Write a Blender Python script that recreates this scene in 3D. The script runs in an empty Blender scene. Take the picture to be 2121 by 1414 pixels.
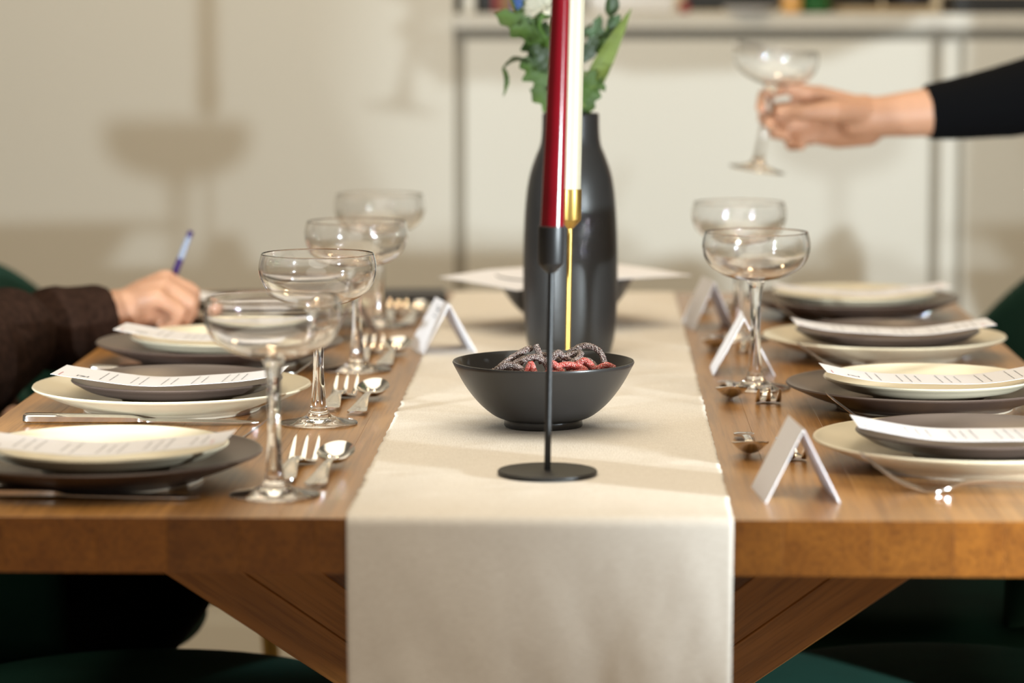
import bpy, bmesh, math, random
from mathutils import Vector, Matrix, Quaternion, noise
random.seed(7)
R = math.radians
SC = bpy.context.scene
COL = SC.collection
T = 0.75                      # height of the table top; most heights below are given above it

# ------------------------------------------------------------------ camera, world, lights, exposure
cd = bpy.data.cameras.new('camera'); cam = bpy.data.objects.new('camera', cd); COL.objects.link(cam)
cam.location = (0, 0, T + .385)
cam.rotation_euler = (R(90 - 6.61), 0, R(1.616))
cd.lens = 105; cd.sensor_width = 36; cd.clip_start = .05
cd.dof.use_dof = True; cd.dof.focus_distance = 2.66; cd.dof.aperture_fstop = 3.8
SC.camera = cam
w = bpy.data.worlds.new('room_ambience'); SC.world = w; w.use_nodes = True
w.node_tree.nodes['Background'].inputs[0].default_value = (1, .84, .62, 1)
w.node_tree.nodes['Background'].inputs[1].default_value = .15

def lamp(name, kind, loc, energy, color, size=.06, rot=(0, 0, 0), size_y=None):
    l = bpy.data.lights.new(name, kind); l.energy = energy; l.color = color
    if kind == 'AREA':
        l.shape = 'DISK'
        l.size = size
        if size_y: l.shape = 'RECTANGLE'; l.size_y = size_y
    else: l.shadow_soft_size = size
    o = bpy.data.objects.new(name, l); COL.objects.link(o); o.location = loc; o.rotation_euler = rot
    return o
def spot(loc, azimuth, half, energy, size=.022):
    """A small shaded lamp at table height whose beam is thrown level towards the far wall."""
    o = lamp('shaded_lamp', 'SPOT', loc, energy, (.82, .93, .98), size, (R(91), 0, azimuth))
    o.data.spot_size = 2 * half; o.data.spot_blend = .4; return o
spot((.965, 1.80, T + .135), R(27), R(46), 138)
spot((-.95, 1.84, T + .132), R(-29), R(21), 110)
lamp('ceiling_or_fill_light', 'AREA', (-.05, 2.7, 2.7), 54, (1, .89, .69), 2.6, (0, 0, 0), 3.2)
lamp('ceiling_or_fill_light', 'AREA', (.25, -.3, 2.3), 21, (1, .96, .90), 2.4, (R(38), 0, 0))  # added soft fill behind the camera to brighten the runner front, no known fixture
lamp('counter_light', 'AREA', (.6, 5.25, 1.75), 2.5, (1, .72, .40), 1.6, (0, 0, 0), .06)
for _x in (-.45, .35): lamp('ceiling_spot', 'POINT', (_x, 4.4, 2.35), 9, (1, .72, .40), .05)
SC.view_settings.view_transform = 'Standard'; SC.view_settings.look = 'None'
SC.view_settings.exposure = 0.0; SC.view_settings.gamma = 1; SC.view_settings.use_curve_mapping = False
SC.cycles.sample_clamp_indirect = 0
SC.cycles.max_bounces = 14; SC.cycles.transmission_bounces = 14; SC.cycles.glossy_bounces = 6
SC.cycles.use_denoising = True

# ------------------------------------------------------------------ materials
def ramp(nt, fac, stops):
    r = nt.nodes.new('ShaderNodeValToRGB'); nt.links.new(fac, r.inputs[0])
    e = r.color_ramp.elements
    while len(e) < len(stops): e.new(.5)
    for k, (p, c) in enumerate(stops): e[k].position = p; e[k].color = (*c, 1)
    return r.outputs[0]

def mat(name, color, rough=.5, metal=0, var=0, scale=20, bump=0, bscale=60, stretch=(1, 1, 1), spec=.5, sheen=0, sss=0, coat=0):
    m = bpy.data.materials.new(name); m.use_nodes = True
    nt = m.node_tree; b = nt.nodes['Principled BSDF']
    b.inputs['Base Color'].default_value = (*color, 1); b.inputs['Roughness'].default_value = rough
    b.inputs['Metallic'].default_value = metal; b.inputs['Specular IOR Level'].default_value = spec
    if sheen: b.inputs['Sheen Weight'].default_value = sheen; b.inputs['Sheen Roughness'].default_value = .45; b.inputs['Sheen Tint'].default_value = (*[min(1, c * 3 + .02) for c in color], 1)
    if sss:
        b.inputs['Subsurface Weight'].default_value = sss; b.inputs['Subsurface Radius'].default_value = (.012, .005, .003); b.inputs['Subsurface Scale'].default_value = 1
    if coat: b.inputs['Coat Weight'].default_value = coat; b.inputs['Coat Roughness'].default_value = .12
    if var or bump:
        tc = nt.nodes.new('ShaderNodeTexCoord'); mp = nt.nodes.new('ShaderNodeMapping')
        mp.inputs['Scale'].default_value = stretch; nt.links.new(tc.outputs['Object'], mp.inputs[0])
    if var:
        n = nt.nodes.new('ShaderNodeTexNoise'); n.inputs['Scale'].default_value = scale; n.inputs['Detail'].default_value = 4
        nt.links.new(mp.outputs[0], n.inputs[0])
        lo = [c * (1 - var) for c in color]; hi = [min(1, c * (1 + var)) for c in color]
        nt.links.new(ramp(nt, n.outputs[0], [(.3, lo), (.7, hi)]), b.inputs['Base Color'])
    if bump:
        n = nt.nodes.new('ShaderNodeTexNoise'); n.inputs['Scale'].default_value = bscale; n.inputs['Detail'].default_value = 3
        nt.links.new(mp.outputs[0], n.inputs[0])
        bm = nt.nodes.new('ShaderNodeBump'); bm.inputs['Strength'].default_value = bump; bm.inputs['Distance'].default_value = .002
        nt.links.new(n.outputs[0], bm.inputs['Height']); nt.links.new(bm.outputs[0], b.inputs['Normal'])
    return m

def wood(name, dark, light, axis=1, rough=.42, coat=.25):
    m = bpy.data.materials.new(name); m.use_nodes = True; nt = m.node_tree; b = nt.nodes['Principled BSDF']
    tc = nt.nodes.new('ShaderNodeTexCoord'); oi = nt.nodes.new('ShaderNodeObjectInfo')
    off = nt.nodes.new('ShaderNodeVectorMath'); off.operation = 'MULTIPLY_ADD'
    nt.links.new(oi.outputs['Random'], off.inputs[0]); off.inputs[1].default_value = (3.1, 9.7, 5.3)
    nt.links.new(tc.outputs['Object'], off.inputs[2])
    def noise_tex(sc, scale, detail, rough_=.6, dist=0):
        mp = nt.nodes.new('ShaderNodeMapping'); s = [scale] * 3; s[axis] = sc
        mp.inputs['Scale'].default_value = s; nt.links.new(off.outputs[0], mp.inputs[0])
        n = nt.nodes.new('ShaderNodeTexNoise'); n.inputs['Scale'].default_value = 1; n.inputs['Detail'].default_value = detail
        n.inputs['Roughness'].default_value = rough_; n.inputs['Distortion'].default_value = dist
        nt.links.new(mp.outputs[0], n.inputs[0]); return n.outputs[0]
    broad = noise_tex(2.2, 26, 3, .55, .6); fine = noise_tex(7, 260, 3)
    mid = [(a + c) / 2 for a, c in zip(dark, light)]
    c1 = ramp(nt, broad, [(.28, dark), (.5, mid), (.75, light)])
    c2 = ramp(nt, fine, [(.36, (.62, .58, .52)), (.55, (1, 1, 1))])
    mx = nt.nodes.new('ShaderNodeMix'); mx.data_type = 'RGBA'; mx.blend_type = 'MULTIPLY'; mx.inputs[0].default_value = .75
    nt.links.new(c1, mx.inputs[6]); nt.links.new(c2, mx.inputs[7])
    hs = nt.nodes.new('ShaderNodeHueSaturation'); mr = nt.nodes.new('ShaderNodeMapRange')
    mr.inputs[3].default_value = .84; mr.inputs[4].default_value = 1.14
    nt.links.new(oi.outputs['Random'], mr.inputs[0]); nt.links.new(mr.outputs[0], hs.inputs['Value'])
    nt.links.new(mx.outputs[2], hs.inputs['Color'])
    sp = nt.nodes.new('ShaderNodeSeparateXYZ'); nt.links.new(tc.outputs['Normal'], sp.inputs[0])
    ab = nt.nodes.new('ShaderNodeMath'); ab.operation = 'ABSOLUTE'; nt.links.new(sp.outputs['XYZ'[axis]], ab.inputs[0])
    eg = nt.nodes.new('ShaderNodeMix'); eg.data_type = 'RGBA'; eg.blend_type = 'MULTIPLY'; eg.inputs[7].default_value = (.52, .375, .14, 1)
    nt.links.new(ab.outputs[0], eg.inputs[0]); nt.links.new(hs.outputs[0], eg.inputs[6]); nt.links.new(eg.outputs[2], b.inputs['Base Color'])
    b.inputs['Roughness'].default_value = rough
    b.inputs['Coat Weight'].default_value = coat; b.inputs['Coat Roughness'].default_value = .25
    bm = nt.nodes.new('ShaderNodeBump'); bm.inputs['Strength'].default_value = .25; bm.inputs['Distance'].default_value = .001
    nt.links.new(fine, bm.inputs['Height']); nt.links.new(bm.outputs[0], b.inputs['Normal'])
    return m

def sugar(name, color):
    m = bpy.data.materials.new(name); m.use_nodes = True; nt = m.node_tree; b = nt.nodes['Principled BSDF']
    tc = nt.nodes.new('ShaderNodeTexCoord')
    n = nt.nodes.new('ShaderNodeTexVoronoi'); n.inputs['Scale'].default_value = 900
    nt.links.new(tc.outputs['Object'], n.inputs[0])
    n2 = nt.nodes.new('ShaderNodeTexNoise'); n2.inputs['Scale'].default_value = 1500; n2.inputs['Detail'].default_value = 2
    nt.links.new(tc.outputs['Object'], n2.inputs[0])
    c = ramp(nt, n2.outputs[0], [(.48, color), (.66, (.72, .62, .57))])
    nt.links.new(c, b.inputs['Base Color']); b.inputs['Roughness'].default_value = .45
    b.inputs['Subsurface Weight'].default_value = .2; b.inputs['Subsurface Radius'].default_value = (.004, .001, .001)
    bm = nt.nodes.new('ShaderNodeBump'); bm.inputs['Strength'].default_value = .9; bm.inputs['Distance'].default_value = .001
    nt.links.new(n.outputs[0], bm.inputs['Height']); nt.links.new(bm.outputs[0], b.inputs['Normal'])
    return m

def glass_mat():
    m = bpy.data.materials.new('clear_glass'); m.use_nodes = True; b = m.node_tree.nodes['Principled BSDF']
    b.inputs['Base Color'].default_value = (1, 1, 1, 1); b.inputs['Roughness'].default_value = .05
    b.inputs['Transmission Weight'].default_value = 1; b.inputs['IOR'].default_value = 1.5
    return m

M = dict(
    wall=mat('painted_wall', (.70, .665, .585), .6, bump=.05, bscale=200),
    lacquer=mat('white_lacquer', (.71, .68, .60), .42),
    counter=mat('pale_counter', (.66, .63, .56), .4, var=.04, scale=60),
    gap=mat('shadow_gap', (.38, .345, .285), .7),
    floor=mat('beige_floor', (.50, .40, .29), .45, var=.08, scale=6),
    wood=wood('oiled_oak', (.29, .120, .022), (.50, .24, .066), rough=.36, coat=.5),
    beam=wood('oak_beam', (.26, .098, .014), (.46, .20, .045), axis=0),
    linen=None,
    dark_plate=mat('dark_brown_glaze', (.085, .059, .048), .33, var=.06, scale=30),
    cream_plate=mat('cream_glaze', (.66, .575, .42), .28, var=.03, scale=25),
    raw_clay=mat('unglazed_foot', (.40, .33, .25), .8),
    charcoal=mat('charcoal_glaze', (.026, .0245, .024), .32, var=.05, scale=40),
    vase=mat('charcoal_stoneware', (.021, .020, .0195), .36, var=.06, scale=40, bump=.05, bscale=300),
    black_metal=mat('black_powder_coat', (.009, .009, .010), .42),
    brass=mat('brushed_brass', (.46, .30, .085), .40, 1),
    steel=mat('polished_steel', (.74, .72, .70), .13, 1),
    red_wax=mat('dark_red_wax', (.175, .002, .008), .20, var=.12, scale=30, spec=.5),
    cream_wax=mat('cream_wax', (.50, .455, .34), .4, sss=.1),
    wick=mat('cotton_wick', (.6, .55, .45), .9),
    paper=mat('white_paper', (.79, .77, .80), .75),
    ink=mat('black_ink', (.10, .10, .11), .8),
    red_ink=mat('red_ink', (.55, .03, .05), .8),
    velvet=mat('green_velvet', (.0042, .029, .0195), .85, spec=.15, sheen=.22, var=.15, scale=14),
    skin=mat('skin', (.53, .28, .172), .5, var=.10, scale=18, bump=.08, bscale=180, sss=.15),
    knit=mat('brown_knit', (.026, .0125, .0080), 1, var=.35, scale=120, bump=.5, bscale=240, spec=.08),
    black_cloth=mat('black_cloth', (.0022, .0022, .0028), .95, spec=.1, bump=.3, bscale=260),
    trousers=mat('black_trousers', (.0012, .0012, .0014), 1, spec=.05),
    hair=mat('dark_hair', (.02, .012, .008), .6, var=.4, scale=60, stretch=(6, 6, 1)),
    leaf=mat('leaf_green', (.036, .074, .005), .6, var=.35, scale=45, bump=.2, bscale=120),
    leaf_light=mat('leaf_light_green', (.10, .135, .018), .6, var=.25, scale=45, bump=.2, bscale=120),
    leaf_dark=mat('leaf_dark_green', (.016, .036, .004), .5, var=.35, scale=45),
    leaf_blue=mat('leaf_blue_green', (.042, .085, .028), .55, var=.2, scale=45),
    stem=mat('stem_green', (.07, .14, .025), .5, var=.2, scale=30),
    white_petal=mat('white_petal', (.84, .82, .72), .6),
    red_petal=mat('dark_red_petal', (.16, .006, .03), .6, var=.2, scale=60),
    red_candy=sugar('red_sour_candy', (.55, .028, .018)),
    dark_candy=sugar('dark_sour_candy', (.050, .016, .012)),
    pen_purple=mat('purple_plastic', (.035, .012, .10), .3),
    pen_clear=mat('translucent_pen_barrel', (.30, .34, .44), .2),
    shaded_card=mat('shaded_card', (.13, .075, .055), .7),  # place card in shade: the shade is put into the colour as brown
    phone=mat('black_case', (.010, .009, .014), .5),
    green_glass=mat('green_bottle', (.01, .12, .03), .15, spec=.6),
    book_red=mat('book_red', (.30, .03, .03), .6), book_brown=mat('book_brown', (.22, .12, .05), .6),
    book_black=mat('book_black', (.02, .02, .02), .6), book_blue=mat('book_blue', (.03, .12, .45), .6),
    grey_pot=mat('grey_pot', (.42, .42, .40), .5), tan=mat('tan_board', (.45, .34, .20), .6),
    white_box=mat('white_box', (.70, .69, .68), .6), lens=mat('amber_glass', (.8, .45, .15), .2),
)
GLASS = glass_mat()

def linen():
    m = mat('natural_linen', (.75, .68, .60), .9, spec=.2)
    nt = m.node_tree; b = nt.nodes['Principled BSDF']
    tc = nt.nodes.new('ShaderNodeTexCoord')
    hs = []
    for st in ((900, 160, 900), (160, 900, 900)):
        mp = nt.nodes.new('ShaderNodeMapping'); mp.inputs['Scale'].default_value = st
        nt.links.new(tc.outputs['Object'], mp.inputs[0])
        n = nt.nodes.new('ShaderNodeTexNoise'); n.inputs['Scale'].default_value = 1; n.inputs['Detail'].default_value = 1
        nt.links.new(mp.outputs[0], n.inputs[0]); hs.append(n.outputs[0])
    ad = nt.nodes.new('ShaderNodeMath'); ad.operation = 'ADD'; nt.links.new(hs[0], ad.inputs[0]); nt.links.new(hs[1], ad.inputs[1])
    bm = nt.nodes.new('ShaderNodeBump'); bm.inputs['Strength'].default_value = .25; bm.inputs['Distance'].default_value = .0008
    nt.links.new(ad.outputs[0], bm.inputs['Height']); nt.links.new(bm.outputs[0], b.inputs['Normal'])
    c = ramp(nt, ad.outputs[0], [(.35, (.69, .625, .55)), (.65, (.78, .72, .645))])
    r = c.node; mr = nt.nodes.new('ShaderNodeMath'); mr.operation = 'MULTIPLY'; mr.inputs[1].default_value = .5
    nt.links.new(ad.outputs[0], mr.inputs[0]); nt.links.new(mr.outputs[0], r.inputs[0])
    nt.links.new(c, b.inputs['Base Color'])
    return m
M['linen'] = linen()

# ------------------------------------------------------------------ mesh helpers
class MB:
    def __init__(s): s.v = []; s.f = []
    def add(s, v, f, mx=None):
        n = len(s.v); s.v += [tuple(mx @ Vector(p)) if mx else tuple(p) for p in v]
        s.f += [tuple(i + n for i in q) for q in f]; return s
    def box(s, lo, hi, mx=None):
        x0, y0, z0 = lo; x1, y1, z1 = hi
        v = [(x0, y0, z0), (x1, y0, z0), (x1, y1, z0), (x0, y1, z0), (x0, y0, z1), (x1, y0, z1), (x1, y1, z1), (x0, y1, z1)]
        return s.add(v, [(0, 3, 2, 1), (4, 5, 6, 7), (0, 1, 5, 4), (1, 2, 6, 5), (2, 3, 7, 6), (3, 0, 4, 7)], mx)
    def build(s, name, m, parent=None, smooth=True, angle=35, bevel=0, segs=2):
        me = bpy.data.meshes.new(name); me.from_pydata(s.v, [], s.f); me.update()
        bm = bmesh.new(); bm.from_mesh(me)
        if bevel: bmesh.ops.bevel(bm, geom=[e for e in bm.edges if len(e.link_faces) == 2 and e.calc_face_angle(0) > .5], offset=bevel, segments=segs, affect='EDGES', profile=.5)
        bmesh.ops.recalc_face_normals(bm, faces=bm.faces); bm.to_mesh(me); bm.free()
        return link(name, me, m, parent, smooth, min(angle, 22) if bevel else angle)

def link(name, me, m, parent=None, smooth=True, angle=35):
    if smooth:
        me.polygons.foreach_set('use_smooth', [True] * len(me.polygons)); me.set_sharp_from_angle(angle=R(angle))
    me.materials.append(m)
    o = bpy.data.objects.new(name, me); COL.objects.link(o)
    if parent: o.parent = parent
    return o

def tag(o, label=None, cat=None, group=None, kind=None):
    if label: o['label'] = label
    if cat: o['category'] = cat
    if group: o['group'] = group
    if kind: o['kind'] = kind
    return o
def thing(name, label, cat, loc=(0, 0, 0), rz=0, group=None):
    o = bpy.data.objects.new(name, None); COL.objects.link(o); o.empty_display_size = .05
    o.location = loc; o.rotation_euler = (0, 0, rz); return tag(o, label, cat, group)
def dup(o, loc, rz, label, group=None, rot=None):
    c = o.copy(); COL.objects.link(c); c.location = loc; c.rotation_euler = rot or (0, 0, rz); c['label'] = label
    if group: c['group'] = group
    for ch in list(o.children):
        d = ch.copy(); COL.objects.link(d); d.parent = c
        for g in list(ch.children):
            e = g.copy(); COL.objects.link(e); e.parent = d
    return c

def spline(pts, n=6):
    """Catmull-Rom through the points."""
    out = []; P = [Vector(p) for p in pts]
    for i in range(len(P) - 1):
        a = P[max(i - 1, 0)]; b = P[i]; c = P[i + 1]; d = P[min(i + 2, len(P) - 1)]
        for k in range(n):
            t = k / n
            out.append(.5 * ((2 * b) + (c - a) * t + (2 * a - 5 * b + 4 * c - d) * t * t + (3 * b - a - 3 * c + d) * t ** 3))
    out.append(P[-1]); return out

def lathe(prof, n=64, close=True):
    """prof: list of (r, z); r = 0 ends become poles."""
    v = []; rows = []
    for p in prof:
        r, z = p[0], p[1]
        if abs(r) < 1e-6: rows.append([len(v)]); v.append((0, 0, z))
        else:
            rows.append(list(range(len(v), len(v) + n)))
            v += [(r * math.cos(2 * math.pi * k / n), r * math.sin(2 * math.pi * k / n), z) for k in range(n)]
    f = []
    for a, b in zip(rows[:-1], rows[1:]):
        for k in range(n):
            l = (k + 1) % n
            if len(a) == 1 and len(b) == 1: continue
            if len(a) == 1: f.append((a[0], b[k], b[l]))
            elif len(b) == 1: f.append((a[k], a[l], b[0]))
            else: f.append((a[k], a[l], b[l], b[k]))
    return v, f

def tube(pts, rad, n=10, cap=True, squash=None):
    """rad: number or list; a tube along the points."""
    P = [Vector(p) for p in pts]; m = len(P); rr = rad if isinstance(rad, (list, tuple)) else [rad] * m
    v = []; f = []; ref = None
    for i, p in enumerate(P):
        t = (P[min(i + 1, m - 1)] - P[max(i - 1, 0)]).normalized()
        if ref is None: ref = Vector((0, 0, 1)) if abs(t.z) < .9 else Vector((1, 0, 0))
        a = (ref - t * ref.dot(t)).normalized(); b = t.cross(a); ref = a
        for k in range(n):
            g = 2 * math.pi * k / n; v.append(tuple(p + (a * math.cos(g) + b * math.sin(g)) * rr[i]))
    for i in range(m - 1):
        for k in range(n):
            l = (k + 1) % n; f.append((i * n + k, i * n + l, (i + 1) * n + l, (i + 1) * n + k))
    if cap: f.append(tuple(range(n - 1, -1, -1))); f.append(tuple(range((m - 1) * n, m * n)))
    return v, f

def strip(sec, n=2):
    """A flat-ish bar: sections (x, y, z, half_width, half_thick) running along +x; width along y."""
    v = []; f = []
    S = spline([Vector(s[:4]) if False else s for s in [Vector(q) for q in sec]], n) if False else sec
    for (x, y, z, hw, ht) in S:
        for a, b in ((-1, -.55), (-.6, -1), (.6, -1), (1, -.55), (1, .55), (.6, 1), (-.6, 1), (-1, .55)):
            v.append((x, y + a * hw, z + b * ht))
    m = len(S)
    for i in range(m - 1):
        for k in range(8):
            l = (k + 1) % 8; f.append((i * 8 + k, i * 8 + l, (i + 1) * 8 + l, (i + 1) * 8 + k))
    f.append(tuple(range(7, -1, -1))); f.append(tuple(range((m - 1) * 8, m * 8)))
    return v, f
def interp(keys, n):
    """keys: list of tuples; smooth resample with Catmull-Rom per component."""
    out = []
    for i in range(len(keys) - 1):
        a = keys[max(i - 1, 0)]; b = keys[i]; c = keys[i + 1]; d = keys[min(i + 2, len(keys) - 1)]
        for k in range(n):
            t = k / n
            out.append(tuple(.5 * (2 * q + (r - p) * t + (2 * p - 5 * q + 4 * r - s) * t * t + (3 * q - p - 3 * r + s) * t ** 3) for p, q, r, s in zip(a, b, c, d)))
    out.append(tuple(keys[-1])); return out

def ball(c, r, n=14, m=9, sc=(1, 1, 1)):
    prof = [(r * math.sin(math.pi * k / m), -r * math.cos(math.pi * k / m)) for k in range(m + 1)]
    prof[0] = (0, -r); prof[-1] = (0, r)
    v, f = lathe(prof, n)
    return [(c[0] + x * sc[0], c[1] + y * sc[1], c[2] + z * sc[2]) for x, y, z in v], f
def chain(mb, joints, flat_start=False, flat_end=False):
    """Tapered limb through joints (x, y, z, r): closed volumes to be fused by the voxel remesh."""
    for i, (x, y, z, r) in enumerate(joints):
        if not ((i == 0 and flat_start) or (i == len(joints) - 1 and flat_end)): mb.add(*ball((x, y, z), r))
    for a, b in zip(joints[:-1], joints[1:]):
        mb.add(*tube([a[:3], b[:3]], [a[3], b[3]], 14))
def fuse(mb, name, m, parent, voxel, smooth=6):
    """One continuous surface from overlapping volumes."""
    me = bpy.data.meshes.new('tmp'); me.from_pydata(mb.v, [], mb.f)
    bm = bmesh.new(); bm.from_mesh(me); bmesh.ops.recalc_face_normals(bm, faces=bm.faces); bm.to_mesh(me); bm.free()
    t = bpy.data.objects.new('tmp', me); COL.objects.link(t)
    r = t.modifiers.new('r', 'REMESH'); r.mode = 'VOXEL'; r.voxel_size = voxel
    s = t.modifiers.new('s', 'SMOOTH'); s.factor = .5; s.iterations = smooth
    dg = bpy.context.evaluated_depsgraph_get()
    new = bpy.data.meshes.new_from_object(t.evaluated_get(dg)); bpy.data.objects.remove(t); bpy.data.meshes.remove(me)
    new.name = name; new.materials.clear()
    o = link(name, new, m, parent, True, 180)
    if parent: o.matrix_parent_inverse = parent.matrix_basis.inverted()
    return o

# ------------------------------------------------------------------ the room
tag(MB().box((-4, -2.5, -.05), (4, 7, 0)).build('floor', M['floor'], smooth=False), kind='structure')
tag(MB().box((-4, 5.0, 0), (-.238, 6.2, 2.8)).build('wall_left', M['wall'], smooth=False), kind='structure')
tag(MB().box((-.238, 5.62, 0), (4, 6.2, 2.8)).build('wall_back', M['wall'], smooth=False), kind='structure')
tag(MB().box((-4, 4.988, 0), (-.238, 4.9995, .075)).build('baseboard_left', M['lacquer'], smooth=False), kind='structure')
# sideboard with a counter top
side = thing('sideboard', 'long white sideboard with flush doors under a pale counter top', 'sideboard', (0, 5, 0))
MB().box((-.2375, .014, .06), (3.2, .60, T + .329)).build('carcass', M['gap'], side, False)
MB().box((-.219, 0, .06), (.557, .0138, T + .311)).build('door', M['lacquer'], side, True, bevel=.002)
MB().box((.573, .004, .06), (.602, .0138, T + .311)).build('filler_strip', M['lacquer'], side, True, bevel=.002)
MB().box((.612, 0, .06), (1.40, .0138, T + .311)).build('door', M['lacquer'], side, True, bevel=.002)
MB().box((1.415, 0, .06), (3.2, .0138, T + .311)).build('door', M['lacquer'], side, True, bevel=.002)
MB().box((-.2375, -.010, T + .329), (3.2, .61, T + .355)).build('countertop', M['counter'], side, True, bevel=.003)
MB().box((-.2375, .07, 0), (3.2, .56, .06)).build('plinth', M['gap'], side, False)
pan = MB().box((-.224, 5.0, T + .3555), (-.203, 5.6, 2.75)).build('tall_side_panel', M['lacquer'], bevel=.002)
tag(pan, 'narrow white upright panel beside the dark gap at the end of the counter', 'panel')

# ------------------------------------------------------------------ table
XC = -.047
table = thing('dining_table', 'long oiled oak dining table with crossed slanting legs', 'table', (XC, 3.03, 0))
x = -.502; random.seed(11); ws = []
while x < .498:
    wd = random.uniform(.036, .072)
    if .5 - (x + wd) < .03: wd = .5 - x
    ws.append((x, min(x + wd, .5))); x += wd
ws[0] = (-.5, ws[0][1])
for a, b in ws:
    MB().box((a, -.85, T - .042), (b, .85, T)).build('plank', M['wood'], table, True, bevel=.0003, segs=1)
def beam(a, b, wdt=.078, ht=.078):
    a = Vector(a); b = Vector(b); d = (b - a).normalized()
    s = Vector((0, 1, 0)); s = (s - d * s.dot(d)).normalized(); u = d.cross(s)
    L = (b - a).length; mb = MB()
    mx = Matrix((d, s, u)).transposed().to_4x4()
    # laid from two lamellas with a fine joint between
    mb.box((0, -wdt / 2, -ht / 2), (L, wdt / 2, -.0002)); mb.box((0, -wdt / 2, .0002), (L, wdt / 2, ht / 2))
    # both ends are sawn level, under the top and on the floor
    mb.v = [(((T - .0425 if x_ < L / 2 else .001) - a.z - z_ * u.z) / d.z, y_, z_) for x_, y_, z_ in mb.v]
    o = mb.build('leg', M['beam'], table, True, bevel=.0008, segs=1); o.matrix_local = Matrix.Translation(a) @ mx
    return o
ztop = T - .05; zb = .02
for sx in (1, -1):
    beam((-.276 * sx, -.605, ztop), (.30 * sx, .42, zb))
    beam((-.285 * sx, .47, ztop), (.30 * sx, -.50, zb))

# ------------------------------------------------------------------ linen runner over the table and its front edge
def runner():
    hw = .143; xc = -.041; yb, yf = 3.868, 2.18
    ny, nd, nx = 250, 60, 80
    v = []; f = []
    arc = []                                     # (y, z) along the runner
    for i in range(ny + 1): arc.append((yb + (yf + .006 - yb) * i / ny, T + .0016, 0))
    for k in range(1, 9):
        a = math.pi / 2 * k / 8; arc.append((yf + .006 - .0075 * math.sin(a), T + .0016 - .0075 + .0075 * math.cos(a), 0))
    y1, z1 = arc[-1][0], arc[-1][1]
    for i in range(1, nd + 1): arc.append((y1, z1 - .36 * i / nd, i / nd))
    for j, (y, z, h) in enumerate(arc):
        for i in range(nx + 1):
            u = i / nx * 2 - 1
            ed = .0012 * noise.noise((u * 3 + 9, y * 60, z * 50)) if abs(u) > .97 else 0
            if h == 0 and j <= ny:
                n1 = noise.noise((u * 2.2, y * 22, 3)); n2 = noise.noise((u * 3.5 + 5, y * 55, 8))
                px = xc + u * (hw + ed * (1.6 if u < 0 else 1)); zz = z + max(0, .0012 * n1 + .0007 * n2) * (1 if y < 3.7 else .5)
                v.append((px, y, zz))
            else:
                sw = .0105 * noise.noise((u * 1.6 + 2, h * 2.0, 1.5)) + .0062 * noise.noise((u * 3.6 - h * 2, h * 3.2, 7)) + .0009 * noise.noise((u * 11, h * 14, 2))
                px = xc + u * (hw - .004 * h * (1 if u > 0 else .8)) ; amp = min(1, h * 3)
                v.append((px, y - .003 - .010 * h - amp * (.004 + sw), z))
    w_ = nx + 1
    for j in range(len(arc) - 1):
        for i in range(nx): f.append((j * w_ + i, j * w_ + i + 1, (j + 1) * w_ + i + 1, (j + 1) * w_ + i))
    mb = MB(); mb.v = v; mb.f = f
    o = mb.build('table_runner', M['linen'], angle=180)
    s = o.modifiers.new('thick', 'SOLIDIFY'); s.thickness = .0009; s.offset = 1
    return tag(o, 'cream linen runner along the middle of the table, hanging over its front edge', 'table runner')
runner()
RZ = T + .0036          # where things stand on the runner

# ------------------------------------------------------------------ plates, menus
def plate_mesh(r, rim, foot, well=None):
    out = [(0, .0015), (foot * .9, .0015), (foot, .002), (foot + .004, .005)] + [p[:] for p in interp([(foot + .004, .005), (r * .82, rim * .52), (r * .95, rim * .84), (r - .0012, rim - .0012)], 6)][1:]
    edge = [(r, rim), (r - .0008, rim + .0013), (r - .0025, rim + .0012)]
    inn = interp([(r - .0025, rim + .0012), (r * .93, rim * .84 + .002), (r * .80, rim * .50 + .004), (foot + .002, .0072), (foot * .7, .0058), (.001, .0055)], 6)[1:]
    prof = out + edge + inn + [(0, .0055)]
    return lathe(prof, 96)
def plate(size, colour):
    r, rim, foot = (.130, .0225, .083) if size == 'large' else (.0985, .0205, .052)
    mb = MB(); mb.add(*plate_mesh(r, rim, foot))
    o = mb.build('dinner_plate' if size == 'large' else 'side_plate', M[colour], angle=60)
    tag(o, None, 'plate')
    rg = MB().add(*lathe([(foot - .005, .002), (foot - .005, 0), (foot - .001, 0), (foot, .0021), (foot - .005, .002)], 96)).build('foot_ring', M['raw_clay'], o, angle=60)
    return o
PL = {}
def place_plate(size, colour, loc, label, group):
    k = (size, colour)
    if k not in PL:
        o = PL[k] = plate(size, colour); o.location = loc; o['label'] = label; o['group'] = group
        o.rotation_euler = (0, 0, 0); return o
    return dup(PL[k], loc, random.uniform(0, 6), label, group)

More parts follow.
